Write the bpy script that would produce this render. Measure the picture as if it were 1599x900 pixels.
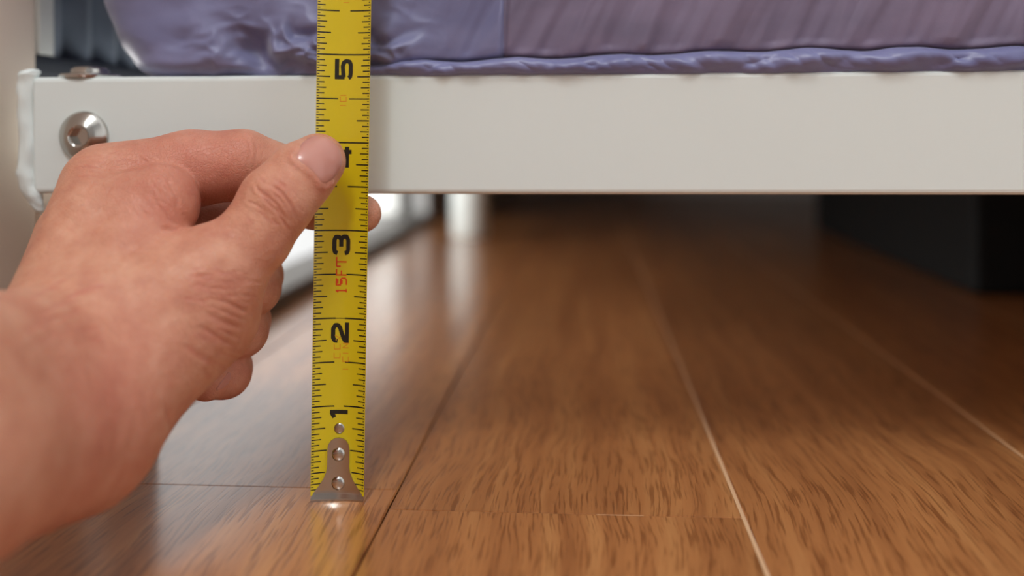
import bpy, bmesh, math, random
import numpy as np
from mathutils import Vector, Matrix, noise

for o in list(bpy.data.objects):
    bpy.data.objects.remove(o, do_unlink=True)
scene = bpy.context.scene
COL = scene.collection

# ---------------------------------------------------------------- camera
FPX = 1550.0                      # focal length in pixels of the 1599 px frame
CAM_H = 0.1055                    # lens height over the floor boards
PHI = math.radians(4.17)          # camera is turned a little to the left of the board direction
cam_d = bpy.data.cameras.new('camera')
cam = bpy.data.objects.new('camera', cam_d)
COL.objects.link(cam)
cam.location = (0, 0, CAM_H)
cam.rotation_euler = (math.radians(90), math.radians(0.18), PHI)
cam_d.sensor_width = 36.0
cam_d.lens = 36.0 * FPX / 1599.0
cam_d.shift_y = -240.0 / 1599.0
cam_d.clip_start = 0.01
cam_d.clip_end = 50
cam_d.dof.use_dof = True
cam_d.dof.focus_distance = 0.283
cam_d.dof.aperture_fstop = 4.6
cam_d.dof.aperture_blades = 0
scene.camera = cam

# ---------------------------------------------------------------- world, lights, exposure
world = bpy.data.worlds.new('world')
scene.world = world
world.use_nodes = True
wb = world.node_tree.nodes['Background']
wb.inputs['Color'].default_value = (0.98, 0.985, 0.98, 1)
wb.inputs['Strength'].default_value = 0.40


def area(name, loc, target, size, power, color):
    d = bpy.data.lights.new(name, 'AREA')
    d.shape = 'RECTANGLE'
    d.size, d.size_y = size
    d.energy = power
    d.color = color
    o = bpy.data.objects.new(name, d)
    COL.objects.link(o)
    o.location = loc
    o.rotation_euler = (Vector(target) - Vector(loc)).to_track_quat('-Z', 'Y').to_euler()
    return o


area('window_light', (-0.45, -0.62, 1.45), (0.0, 0.3, 0.08), (1.0, 0.9), 26.5, (0.94, 0.985, 1.0))
# added fill lamp outside the left window, brightens the floor under the bed
area('daylight_fill', (-0.60, 0.58, 0.15), (0.00, 0.60, 0.02), (0.45, 0.25), 2.4, (1.0, 0.98, 0.95))

vs = scene.view_settings
vs.view_transform = 'Standard'
vs.look = 'None'
vs.gamma = 1.0
vs.use_curve_mapping = False
vs.exposure = 1.42


# ---------------------------------------------------------------- helpers
def tag(o, label=None, cat=None, group=None, kind=None):
    if label: o['label'] = label
    if cat: o['category'] = cat
    if group: o['group'] = group
    if kind: o['kind'] = kind
    return o


def empty(name, loc=(0, 0, 0)):
    o = bpy.data.objects.new(name, None)
    o.empty_display_size = 0.01
    COL.objects.link(o)
    o.location = loc
    return o


def mesh_obj(name, verts, faces, mat, parent=None, smooth=False, loc=None):
    me = bpy.data.meshes.new(name)
    me.from_pydata([tuple(v) for v in verts], [], [tuple(f) for f in faces])
    me.update()
    if smooth:
        me.polygons.foreach_set('use_smooth', [True] * len(me.polygons))
    o = bpy.data.objects.new(name, me)
    COL.objects.link(o)
    if mat: me.materials.append(mat)
    if loc is not None: o.location = loc
    if parent:
        o.parent = parent
        if loc is None:
            o.location = -Vector(parent.location)   # vertices are given in world space
    return o


def bm_obj(name, bm, mat, parent=None, smooth=False):
    me = bpy.data.meshes.new(name)
    bmesh.ops.recalc_face_normals(bm, faces=bm.faces)
    bm.to_mesh(me)
    bm.free()
    if smooth:
        me.polygons.foreach_set('use_smooth', [True] * len(me.polygons))
    o = bpy.data.objects.new(name, me)
    COL.objects.link(o)
    if mat: me.materials.append(mat)
    if parent:
        o.parent = parent
        o.location = -Vector(parent.location)
    return o


def box_bm(lo, hi, bevel=0.0, seg=2):
    bm = bmesh.new()
    bmesh.ops.create_cube(bm, size=1.0)
    lo, hi = Vector(lo), Vector(hi)
    for v in bm.verts:
        v.co = Vector(((lo[i] + hi[i]) / 2 + v.co[i] * (hi[i] - lo[i])) for i in range(3))
    if bevel > 0:
        bmesh.ops.bevel(bm, geom=list(bm.edges), offset=bevel, segments=seg, profile=0.5, affect='EDGES')
    return bm


def lathe(profile, n=48):
    """profile: list of (r, h); returns verts, faces around +Z axis."""
    vs_, fs = [], []
    for (r, h) in profile:
        for i in range(n):
            a = 2 * math.pi * i / n
            vs_.append(Vector((r * math.cos(a), r * math.sin(a), h)))
    for k in range(len(profile) - 1):
        for i in range(n):
            j = (i + 1) % n
            fs.append((k * n + i, k * n + j, (k + 1) * n + j, (k + 1) * n + i))
    fs.append(tuple(range(n))[::-1])
    fs.append(tuple((len(profile) - 1) * n + i for i in range(n)))
    return vs_, fs


def srgb(r, g, b):
    def f(c):
        c /= 255.0
        return c / 12.92 if c <= 0.04045 else ((c + 0.055) / 1.055) ** 2.4
    return (f(r), f(g), f(b), 1.0)


CP, SP = math.cos(PHI), math.sin(PHI)


def c2w(p):
    """camera axes (mm: right, up, depth) -> world metres"""
    x, y, z = p
    return Vector(((x * CP - z * SP) / 1000, (x * SP + z * CP) / 1000, CAM_H + y / 1000))


def C(px, py, z):
    """sight line of the photograph at a chosen real depth (mm)"""
    return np.array([(px - 800.0) / FPX * z, (210.0 - py) / FPX * z, z])


# ---------------------------------------------------------------- materials
def new_mat(name):
    m = bpy.data.materials.new(name)
    m.use_nodes = True
    nt = m.node_tree
    b = nt.nodes['Principled BSDF']
    return m, nt, b


def simple(name, color, rough=0.5, metal=0.0, spec=0.5, coat=0.0, bump=None, sheen=0.0):
    m, nt, b = new_mat(name)
    b.inputs['Base Color'].default_value = color
    b.inputs['Roughness'].default_value = rough
    b.inputs['Metallic'].default_value = metal
    b.inputs['Specular IOR Level'].default_value = spec
    b.inputs['Coat Weight'].default_value = coat
    b.inputs['Sheen Weight'].default_value = sheen
    if bump:
        sc, st, dist = bump
        tc = nt.nodes.new('ShaderNodeTexCoord')
        n = nt.nodes.new('ShaderNodeTexNoise')
        n.inputs['Scale'].default_value = sc
        n.inputs['Detail'].default_value = 4
        bu = nt.nodes.new('ShaderNodeBump')
        bu.inputs['Strength'].default_value = st
        bu.inputs['Distance'].default_value = dist
        nt.links.new(tc.outputs['Object'], n.inputs['Vector'])
        nt.links.new(n.outputs['Fac'], bu.inputs['Height'])
        nt.links.new(bu.outputs['Normal'], b.inputs['Normal'])
    return m


def ramp(nt, stops):
    r = nt.nodes.new('ShaderNodeValToRGB')
    el = r.color_ramp.elements
    while len(el) < len(stops): el.new(0.5)
    for e, (p, c) in zip(el, stops):
        e.position = p
        e.color = c
    return r


def mapping(nt, src, scale, loc=None):
    mp = nt.nodes.new('ShaderNodeMapping')
    mp.inputs['Scale'].default_value = scale
    nt.links.new(src, mp.inputs['Vector'])
    return mp


def wood_mat():
    m, nt, b = new_mat('oak_board')
    L = nt.links.new
    tc = nt.nodes.new('ShaderNodeTexCoord')
    oi = nt.nodes.new('ShaderNodeObjectInfo')
    mul = nt.nodes.new('ShaderNodeMath'); mul.operation = 'MULTIPLY'; mul.inputs[1].default_value = 37.0
    L(oi.outputs['Random'], mul.inputs[0])
    add = nt.nodes.new('ShaderNodeVectorMath'); add.operation = 'ADD'
    L(tc.outputs['Object'], add.inputs[0]); L(mul.outputs[0], add.inputs[1])
    # slow wavering of the grain
    wn = nt.nodes.new('ShaderNodeTexNoise'); wn.inputs['Scale'].default_value = 9; wn.inputs['Detail'].default_value = 2
    L(add.outputs[0], wn.inputs['Vector'])
    wsub = nt.nodes.new('ShaderNodeVectorMath'); wsub.operation = 'SCALE'; wsub.inputs['Scale'].default_value = 0.018
    L(wn.outputs['Color'], wsub.inputs[0])
    add2 = nt.nodes.new('ShaderNodeVectorMath'); add2.operation = 'ADD'
    L(add.outputs[0], add2.inputs[0]); L(wsub.outputs[0], add2.inputs[1])
    mp1 = mapping(nt, add2.outputs[0], (150, 5, 1))
    n1 = nt.nodes.new('ShaderNodeTexNoise'); n1.inputs['Scale'].default_value = 1.0
    n1.inputs['Detail'].default_value = 5; n1.inputs['Roughness'].default_value = 0.6
    L(mp1.outputs[0], n1.inputs['Vector'])
    mp2 = mapping(nt, add2.outputs[0], (1250, 62, 1))
    n2 = nt.nodes.new('ShaderNodeTexNoise'); n2.inputs['Scale'].default_value = 1.0
    n2.inputs['Detail'].default_value = 2; n2.inputs['Roughness'].default_value = 0.5
    L(mp2.outputs[0], n2.inputs['Vector'])
    mp3 = mapping(nt, add.outputs[0], (14, 4, 1))
    n3 = nt.nodes.new('ShaderNodeTexNoise'); n3.inputs['Scale'].default_value = 1.0; n3.inputs['Detail'].default_value = 2
    L(mp3.outputs[0], n3.inputs['Vector'])
    c1 = ramp(nt, [(0.30, srgb(168, 106, 61)), (0.52, srgb(197, 132, 79)), (0.72, srgb(216, 154, 96))])
    L(n1.outputs['Fac'], c1.inputs['Fac'])
    c3 = ramp(nt, [(0.32, (0.78, 0.74, 0.70, 1)), (0.68, (1.06, 1.05, 1.03, 1))])
    L(n3.outputs['Fac'], c3.inputs['Fac'])
    mx = nt.nodes.new('ShaderNodeMix'); mx.data_type = 'RGBA'; mx.blend_type = 'MULTIPLY'
    mx.inputs[0].default_value = 1.0
    L(c1.outputs[0], mx.inputs[6]); L(c3.outputs[0], mx.inputs[7])
    pore = ramp(nt, [(0.36, (0, 0, 0, 1)), (0.49, (1, 1, 1, 1))])
    L(n2.outputs['Fac'], pore.inputs['Fac'])
    pc = ramp(nt, [(0.0, (0.58, 0.50, 0.43, 1)), (1.0, (1, 1, 1, 1))])
    L(pore.outputs[0], pc.inputs['Fac'])
    mx2 = nt.nodes.new('ShaderNodeMix'); mx2.data_type = 'RGBA'; mx2.blend_type = 'MULTIPLY'
    mx2.inputs[0].default_value = 1.0
    L(mx.outputs[2], mx2.inputs[6]); L(pc.outputs[0], mx2.inputs[7])
    # each board a little lighter or darker
    hv = nt.nodes.new('ShaderNodeHueSaturation')
    vr = nt.nodes.new('ShaderNodeMapRange'); vr.inputs['To Min'].default_value = 0.88; vr.inputs['To Max'].default_value = 1.08
    L(oi.outputs['Random'], vr.inputs['Value']); L(vr.outputs[0], hv.inputs['Value'])
    L(mx2.outputs[2], hv.inputs['Color'])
    L(hv.outputs['Color'], b.inputs['Base Color'])
    b.inputs['Roughness'].default_value = 0.34
    b.inputs['Coat Weight'].default_value = 0.9
    b.inputs['Coat Roughness'].default_value = 0.2
    b.inputs['Coat IOR'].default_value = 1.7
    b.inputs['Specular IOR Level'].default_value = 0.6
    bu = nt.nodes.new('ShaderNodeBump'); bu.inputs['Strength'].default_value = 0.25; bu.inputs['Distance'].default_value = 0.0002
    L(pore.outputs[0], bu.inputs['Height'])
    L(bu.outputs['Normal'], b.inputs['Normal'])
    return m


def skin_mat():
    m, nt, b = new_mat('skin')
    L = nt.links.new
    tc = nt.nodes.new('ShaderNodeTexCoord')
    n1 = nt.nodes.new('ShaderNodeTexNoise'); n1.inputs['Scale'].default_value = 110; n1.inputs['Detail'].default_value = 8; n1.inputs['Roughness'].default_value = 0.62
    L(tc.outputs['Object'], n1.inputs['Vector'])
    c1 = ramp(nt, [(0.30, srgb(194, 128, 103)), (0.50, srgb(208, 147, 119)), (0.70, srgb(219, 164, 136))])
    L(n1.outputs['Fac'], c1.inputs['Fac'])
    at = nt.nodes.new('ShaderNodeAttribute'); at.attribute_name = 'blush'
    mx = nt.nodes.new('ShaderNodeMix'); mx.data_type = 'RGBA'
    L(at.outputs['Fac'], mx.inputs[0]); L(c1.outputs[0], mx.inputs[6]); mx.inputs[7].default_value = srgb(196, 112, 98)
    L(mx.outputs[2], b.inputs['Base Color'])
    b.inputs['Roughness'].default_value = 0.48
    b.inputs['Specular IOR Level'].default_value = 0.45
    b.inputs['Subsurface Weight'].default_value = 0.35
    b.inputs['Subsurface Radius'].default_value = (1.0, 0.35, 0.2)
    b.inputs['Subsurface Scale'].default_value = 0.0012
    vo = nt.nodes.new('ShaderNodeTexVoronoi'); vo.inputs['Scale'].default_value = 1150
    vo.feature = 'DISTANCE_TO_EDGE'
    dn = nt.nodes.new('ShaderNodeTexNoise'); dn.inputs['Scale'].default_value = 320; dn.inputs['Detail'].default_value = 3
    L(tc.outputs['Object'], dn.inputs['Vector'])
    sc = nt.nodes.new('ShaderNodeVectorMath'); sc.operation = 'SCALE'; sc.inputs['Scale'].default_value = 0.0011
    L(dn.outputs['Color'], sc.inputs[0])
    ad = nt.nodes.new('ShaderNodeVectorMath'); ad.operation = 'ADD'
    L(tc.outputs['Object'], ad.inputs[0]); L(sc.outputs[0], ad.inputs[1])
    L(ad.outputs[0], vo.inputs['Vector'])
    vr = nt.nodes.new('ShaderNodeMapRange'); vr.inputs['From Max'].default_value = 0.12
    L(vo.outputs['Distance'], vr.inputs['Value'])
    b1 = nt.nodes.new('ShaderNodeBump'); b1.inputs['Strength'].default_value = 0.4; b1.inputs['Distance'].default_value = 0.0003
    L(vr.outputs[0], b1.inputs['Height'])
    n2 = nt.nodes.new('ShaderNodeTexNoise'); n2.inputs['Scale'].default_value = 260; n2.inputs['Detail'].default_value = 4
    L(tc.outputs['Object'], n2.inputs['Vector'])
    b2 = nt.nodes.new('ShaderNodeBump'); b2.inputs['Strength'].default_value = 0.42; b2.inputs['Distance'].default_value = 0.0012
    L(n2.outputs['Fac'], b2.inputs['Height']); L(b1.outputs['Normal'], b2.inputs['Normal'])
    L(b2.outputs['Normal'], b.inputs['Normal'])
    return m


def fabric_mat(name, ca, cb, rough, sheen):
    m, nt, b = new_mat(name)
    L = nt.links.new
    tc = nt.nodes.new('ShaderNodeTexCoord')
    mp = mapping(nt, tc.outputs['Object'], (26, 26, 60))
    n1 = nt.nodes.new('ShaderNodeTexNoise'); n1.inputs['Scale'].default_value = 1.0; n1.inputs['Detail'].default_value = 4
    L(mp.outputs[0], n1.inputs['Vector'])
    c = ramp(nt, [(0.35, ca), (0.65, cb)])
    L(n1.outputs['Fac'], c.inputs['Fac']); L(c.outputs[0], b.inputs['Base Color'])
    b.inputs['Roughness'].default_value = rough
    b.inputs['Sheen Weight'].default_value = sheen
    b.inputs['Sheen Roughness'].default_value = 0.4
    n2 = nt.nodes.new('ShaderNodeTexNoise'); n2.inputs['Scale'].default_value = 2600; n2.inputs['Detail'].default_value = 2
    L(tc.outputs['Object'], n2.inputs['Vector'])
    bu = nt.nodes.new('ShaderNodeBump'); bu.inputs['Strength'].default_value = 0.2; bu.inputs['Distance'].default_value = 0.0002
    L(n2.outputs['Fac'], bu.inputs['Height']); L(bu.outputs['Normal'], b.inputs['Normal'])
    return m


def glass_mat():
    m, nt, b = new_mat('window_glass')
    nt.nodes.remove(b)
    out = nt.nodes['Material Output']
    t = nt.nodes.new('ShaderNodeBsdfTransparent')
    g = nt.nodes.new('ShaderNodeBsdfGlossy'); g.inputs['Roughness'].default_value = 0.02
    mx = nt.nodes.new('ShaderNodeMixShader'); mx.inputs[0].default_value = 0.06
    nt.links.new(t.outputs[0], mx.inputs[1]); nt.links.new(g.outputs[0], mx.inputs[2])
    nt.links.new(mx.outputs[0], out.inputs['Surface'])
    return m


M = dict(
    wood=wood_mat(),
    gap=simple('joint_shadow_gap', srgb(52, 34, 24), 0.8),
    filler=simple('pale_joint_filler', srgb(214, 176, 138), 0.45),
    paint=simple('white_powder_coat', srgb(221, 229, 227), 0.38, spec=0.5, bump=(900, 0.05, 0.0002)),
    steel=simple('brushed_steel', srgb(186, 182, 176), 0.17, metal=1.0),
    chrome=simple('bright_zinc', srgb(196, 194, 190), 0.16, metal=1.0),
    wall=simple('cream_wall_paint', srgb(232, 214, 198), 0.7, bump=(300, 0.1, 0.0003)),
    backwall=simple('grey_wall_paint', srgb(176, 174, 172), 0.8),
    frontwall=simple('plain_wall_paint', srgb(178, 180, 182), 0.8),
    frame_white=simple('white_window_frame', srgb(230, 230, 226), 0.4),
    sill=simple('dark_threshold', srgb(88, 84, 80), 0.5),
    curtain=fabric_mat('grey_curtain_cloth', srgb(98, 106, 122), srgb(112, 120, 136), 0.8, 0.2),
    hem=simple('dark_curtain_hem', srgb(52, 56, 66), 0.8),
    black=simple('black_plastic', srgb(12, 12, 12), 0.75, spec=0.25),
    slat=simple('pine_slat', srgb(206, 184, 150), 0.7),
    mauve=fabric_mat('mauve_quilt', srgb(108, 99, 124), srgb(124, 112, 138), 0.62, 0.3),
    lavender=fabric_mat('lavender_quilt', srgb(107, 108, 145), srgb(125, 126, 163), 0.46, 0.3),
    satin=fabric_mat('lavender_satin', srgb(100, 102, 146), srgb(120, 122, 164), 0.4, 0.3),
    skin=skin_mat(),
    nail=simple('finger_nail', srgb(198, 138, 124), 0.3, spec=0.5, coat=0.3),
    nail_free=simple('nail_free_edge', srgb(226, 206, 190), 0.3, spec=0.5),
    yellow=simple('yellow_blade_enamel', srgb(214, 191, 24), 0.30, spec=0.5, coat=0.4),
    ink=simple('black_print', srgb(30, 28, 20), 0.4),
    red=simple('red_print', srgb(216, 66, 16), 0.45),
    orange=simple('worn_orange_print', srgb(214, 146, 26), 0.45),
    glass=glass_mat(),
)
M['nail'].node_tree.nodes['Principled BSDF'].inputs['Subsurface Weight'].default_value = 0.25
M['nail'].node_tree.nodes['Principled BSDF'].inputs['Subsurface Radius'].default_value = (1.0, 0.4, 0.3)
M['nail'].node_tree.nodes['Principled BSDF'].inputs['Subsurface Scale'].default_value = 0.0015

# ================================================================ SETTING
rng = random.Random(4)
FX0, FX1, FY0, FY1 = -0.19, 1.35, -1.40, 1.76
floor = mesh_obj('floor', *(lambda lo, hi: (
    [(lo[0], lo[1], lo[2]), (hi[0], lo[1], lo[2]), (hi[0], hi[1], lo[2]), (lo[0], hi[1], lo[2]),
     (lo[0], lo[1], hi[2]), (hi[0], lo[1], hi[2]), (hi[0], hi[1], hi[2]), (lo[0], hi[1], hi[2])],
    [(3, 2, 1, 0), (4, 5, 6, 7), (0, 1, 5, 4), (1, 2, 6, 5), (2, 3, 7, 6), (3, 0, 4, 7)]))((FX0, FY0, -0.03), (FX1, FY1, -0.0035)), M['gap'])
tag(floor, kind='structure', label='glossy oak board floor with long boards running under the bed')


def plank_mesh(w, l):
    """board with eased top edges, origin at centre of its top face"""
    bm = bmesh.new()
    e, d, t = 0.0004, 0.0004, 0.0040
    hw, hl = w / 2, l / 2
    rings = [(hw, hl, -t), (hw, hl, -d), (hw - e, hl - 0.0001, 0)]
    vv = []
    for (a, c, z) in rings:
        vv.append([bm.verts.new(p) for p in ((-a, -c, z), (a, -c, z), (a, c, z), (-a, c, z))])
    for r0, r1 in zip(vv, vv[1:]):
        for i in range(4):
            bm.faces.new((r0[i], r0[(i + 1) % 4], r1[(i + 1) % 4], r1[i]))
    bm.faces.new(vv[-1])
    bm.faces.new(vv[0][::-1])
    me = bpy.data.meshes.new('plank')
    bm.to_mesh(me); bm.free()
    me.materials.append(M['wood'])
    return me


PW = 0.0988
SEAM0 = -0.0555                                       # the dark joint beside the tape hook
first = SEAM0 - PW * 2
cols = [first + PW * k for k in range(0, 18)]
for ci, x0 in enumerate(cols):
    x1 = x0 + PW
    xa, xb = max(x0, FX0), min(x1, FX1)
    if xb - xa < 0.004: continue
    if abs(x0 - (SEAM0 - PW)) < 1e-6: joints = [-0.62, 0.2916, 1.30]
    elif abs(x0 - SEAM0) < 1e-6: joints = [-0.75, 0.2762, 1.22]
    elif abs(x0 - (SEAM0 + PW)) < 1e-6: joints = [-0.35, 0.86]
    else:
        y = FY0 + rng.uniform(0.1, 0.9); joints = []
        while y < FY1: joints.append(y); y += rng.uniform(0.85, 1.15)
    ys = [FY0] + [j for j in joints if FY0 + 0.05 < j < FY1 - 0.05] + [FY1]
    for ya, yb in zip(ys, ys[1:]):
        o = bpy.data.objects.new('plank', plank_mesh(xb - xa - 0.0004, yb - ya - 0.0004))
        COL.objects.link(o)
        o.parent = floor
        o.location = ((xa + xb) / 2, (ya + yb) / 2, 0)
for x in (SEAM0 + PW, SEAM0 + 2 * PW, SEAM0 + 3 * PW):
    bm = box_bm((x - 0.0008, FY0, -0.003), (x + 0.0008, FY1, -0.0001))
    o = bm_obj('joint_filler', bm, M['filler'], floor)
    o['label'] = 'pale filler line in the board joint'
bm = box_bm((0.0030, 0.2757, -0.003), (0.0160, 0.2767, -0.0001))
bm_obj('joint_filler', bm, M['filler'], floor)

# left wall with a floor-length window
WX = -0.190
WIN_Y0, WIN_Y1, WIN_TOP = 0.336, 1.19, 1.9
wall = bm_obj('wall_left', box_bm((WX - 0.12, FY0, -0.03), (WX, WIN_Y0, 2.2), 0.006, 3), M['wall'], smooth=False)
tag(wall, 'cream painted wall ending at the window', kind='structure')
bm_obj('plinth', box_bm((WX - 0.006, WIN_Y0 + 0.0002, 0.0115), (WX - 0.0003, 0.420, 0.098), 0.001), M['wall'], wall)
w2 = bm_obj('wall_left', box_bm((WX - 0.12, WIN_Y1, -0.03), (WX, FY1 + 0.1, 2.2)), M['backwall'])
tag(w2, kind='structure', label='grey wall beyond the floor-length window')
win = empty('window_1', (WX - 0.05, (WIN_Y0 + WIN_Y1) / 2, 0))
tag(win, 'bright floor-length window beside the bed', kind='structure')
bm_obj('pane', box_bm((WX - 0.029, WIN_Y0, 0.0115), (WX - 0.026, WIN_Y1, WIN_TOP)), M['glass'], win)
bm_obj('threshold', box_bm((WX - 0.03, WIN_Y0, -0.03), (WX + 0.008, WIN_Y1, 0.011), 0.002), M['sill'], win)
bm_obj('window_frame', box_bm((WX - 0.065, WIN_Y1 - 0.03, 0.011), (WX - 0.0295, WIN_Y1, WIN_TOP), 0.003), M['frame_white'], win)
bm_obj('window_frame', box_bm((WX - 0.065, WIN_Y0, WIN_TOP - 0.04), (WX - 0.0295, WIN_Y1, WIN_TOP), 0.003), M['frame_white'], win)
w3 = bm_obj('wall_left', box_bm((WX - 0.12, WIN_Y0, WIN_TOP), (WX, WIN_Y1, 2.2)), M['wall'])
tag(w3, kind='structure', label='wall above the floor-length window')
wb_ = bm_obj('wall_back', box_bm((WX - 0.12, FY1, -0.03), (FX1 + 0.1, FY1 + 0.1, 2.2)), M['backwall'])
tag(wb_, 'grey wall behind the far side of the bed', kind='structure')
wf_ = bm_obj('wall_front', box_bm((WX - 0.12, FY0 - 0.1, -0.03), (FX1 + 0.1, FY0, 2.2)), M['frontwall'])  # unseen wall behind the camera, added to cut low frontal light
tag(wf_, 'plain unseen wall facing the bed, added to block frontal light', kind='structure')
wr_ = bm_obj('wall_right', box_bm((FX1, 0.2, -0.03), (FX1 + 0.1, FY1, 2.2)), M['backwall'])
tag(wr_, 'grey wall past the right end of the bed', kind='structure')

# curtain
vs_, fs = [], []
NY, NZ = 260, 24
for i in range(NY + 1):
    y = 0.338 + (1.185 - 0.338) * i / NY
    off = 0.0045 * math.sin(y * 2 * math.pi / 0.021 + 1.2 * math.sin(y * 60)) + 0.002 * math.sin(y * 2 * math.pi / 0.0083)
    for k in range(NZ + 1):
        z = 0.134 + (1.75 - 0.134) * k / NZ
        vs_.append((WX - 0.014 + off * (1 - 0.25 * k / NZ), y, z))
for i in range(NY):
    for k in range(NZ):
        a = i * (NZ + 1) + k
        fs.append((a, a + 1, a + NZ + 2, a + NZ + 1))
cur = empty('curtain', (WX - 0.014, 0.76, 0.134))
tag(cur, 'grey blue curtain with vertical folds hanging beside the mattress', 'curtain')
co = mesh_obj('drape', vs_, fs, M['curtain'], cur, True)
sm = co.modifiers.new('thickness', 'SOLIDIFY'); sm.thickness = 0.0012
bm_obj('rail', box_bm((WX - 0.024, 0.338, 1.748), (WX - 0.004, 1.188, 1.764), 0.003), M['frame_white'], cur)
bm_obj('bright_gap_strip', box_bm((WX - 0.0085, 0.346, 0.1352), (WX - 0.0065, 0.356, 1.745), 0.0005), M['frame_white'], cur)  # white strip stands in for the bright light gap at the curtain's edge
bm_obj('hem', box_bm((WX - 0.0225, 0.338, 0.126), (WX - 0.0055, 1.185, 0.135), 0.003), M['hem'], cur)

# ================================================================ BED
RY = 0.302                     # front face of the rail
RZ0, RZ1 = 0.0872, 0.1241
RX0, RX1 = -0.1745, 1.25
bed = empty('bed_frame', (0.5, RY + 0.02, 0))
tag(bed, 'white painted metal bed frame with a bolted rail under the mattress', 'bed frame')
bm_obj('rail', box_bm((RX0, RY, RZ0), (RX1, RY + 0.022, RZ1), 0.0016, 3), M['paint'], bed)
bm_obj('rail', box_bm((RX0, RY + 0.0222, RZ0), (RX0 + 0.02, 1.70, RZ1), 0.0016, 3), M['paint'], bed)
bm_obj('rail', box_bm((RX1 - 0.02, RY + 0.0222, RZ0), (RX1, 1.70, RZ1), 0.0016, 3), M['paint'], bed)
bm_obj('rail', box_bm((RX0, 1.70, RZ0), (RX1, 1.722, RZ1), 0.0016, 3), M['paint'], bed)
for k in range(13):
    y = 0.36 + k * 0.108
    bm_obj('slat', box_bm((RX0 + 0.0205, y - 0.05, RZ1 - 0.014), (RX1 - 0.0205, y + 0.05, RZ1 - 0.0005), 0.002, 1), M['slat'], bed)


def leg(x, y, r, ztop=None):
    pr = [(r * 0.92, 0), (r, 0.0015), (r, ztop or RZ0), (r * 0.98, (ztop or RZ0) + 0.0005)]
    v, f = lathe(pr, 40)
    return mesh_obj('leg', [p + Vector((x, y, 0)) for p in v], f, M['paint'], bed, True)


leg(-0.158, 0.328, 0.012)
leg(-0.1184, 1.020, 0.0190, RZ1 - 0.015)
leg(0.55, 1.02, 0.0190, RZ1 - 0.015)
leg(RX1 - 0.03, 0.335, 0.0190)
leg(RX1 - 0.03, 1.66, 0.0190)
leg(RX0 + 0.025, 1.66, 0.0190)

# weld bead at the rail's end
pts = [(46, 104, 0.4), (44, 105, 1.8), (40, 108, 2.9), (36, 116, 3.3), (35, 135, 3.0), (34, 160, 2.8), (36, 190, 2.9), (37, 220, 2.7), (36, 250, 2.9), (35, 270, 3.2),
       (39, 290, 3.1), (45, 305, 2.8), (50, 318, 2.2), (55, 328, 1.3), (57, 332, 0.3)]
vs_, fs = [], []
NS = 20
dense = []
for i in range(len(pts) - 1):
    for k in range(6):
        t = k / 6
        dense.append(tuple(pts[i][j] * (1 - t) + pts[i + 1][j] * t for j in range(3)))
dense.append(pts[-1])
for i, (px, py, r) in enumerate(dense):
    z0 = 313.0
    c = c2w(C(px, py, z0))
    for j in range(NS):
        a = 2 * math.pi * j / NS
        nn = 1 + 0.22 * noise.noise(Vector((i * 0.16, math.cos(a), math.sin(a))))
        rr = r / 1000 * nn
        vs_.append(Vector((c.x + rr * math.cos(a), RY + 0.002 + rr * 0.9 * math.sin(a), c.z)))
for i in range(len(dense) - 1):
    for j in range(NS):
        j2 = (j + 1) % NS
        fs.append((i * NS + j, i * NS + j2, (i + 1) * NS + j2, (i + 1) * NS + j))
fs.append(tuple(range(NS))); fs.append(tuple((len(dense) - 1) * NS + j for j in range(NS)))
wobj = mesh_obj('weld_bead', vs_, fs, M['paint'], bed, True)
wobj['label'] = 'lumpy white painted weld at the end of the rail'

# bolt in the rail face
bc = c2w(C(131, 211, 312)); bc.y = RY
prof = [(0.0078, -0.0004), (0.0080, 0.0004), (0.0078, 0.0010), (0.0070, 0.0016), (0.0052, 0.0030), (0.0040, 0.0038), (0.0034, 0.0040), (0.0031, 0.0037)]
v, f = lathe(prof, 56)
f = f[:-1]
n0 = len(v) - 56
# hexagon socket
base = len(v)
for d, r in ((0.0036, 0.0030), (0.0012, 0.0029)):
    for i in range(56):
        a = 2 * math.pi * i / 56
        am = (a % (math.pi / 3)) - math.pi / 6
        rr = r * math.cos(math.pi / 6) / math.cos(am)
        v.append(Vector((rr * math.cos(a), rr * math.sin(a), d)))
for k, (r0, r1) in enumerate(((n0, base), (base, base + 56))):
    for i in range(56):
        j = (i + 1) % 56
        f.append((r0 + i, r0 + j, r1 + j, r1 + i))
f.append(tuple(base + 56 + i for i in range(56)))
v = [Vector((bc.x + p.x, RY - p.z, bc.z + p.y)) for p in v]
bolt = mesh_obj('bolt', v, f, M['steel'], bed)
me = bolt.data
me.polygons.foreach_set('use_smooth', [True] * len(me.polygons))
es = bolt.modifiers.new('es', 'EDGE_SPLIT'); es.split_angle = math.radians(35)
bolt['label'] = 'round steel bolt head with a hexagon socket'
# washer and nut on the rail's upper face
nc = c2w(C(142, 108, 321)); nc.z = RZ1
nv, nf = lathe([(0.0092, -0.0002), (0.0096, 0.0006), (0.0090, 0.0012), (0.0060, 0.0016), (0.0058, 0.0028), (0.0050, 0.0035), (0.0020, 0.0038)], 40)
nv = [p + nc for p in nv]
o = mesh_obj('bolt', nv, nf, M['chrome'], bed, True)
o['label'] = 'flat bright bolt head on top of the rail'
es = o.modifiers.new('es', 'EDGE_SPLIT'); es.split_angle = math.radians(35)


# ================================================================ MATTRESS
def fbm(x, y, z, o=3):
    s, a = 0.0, 1.0
    for _ in range(o):
        s += a * noise.noise(Vector((x, y, z)))
        x, y, z, a = x * 2.03, y * 2.03, z * 2.03, a * 0.5
    return s


MZ0, MH = RZ1 + 0.0002, 0.21
MXL, MXR, MYF, MYB = -0.156, 1.22, RY + 0.0005, 1.68
CR = 0.026                                             # plan radius of the corner


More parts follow.
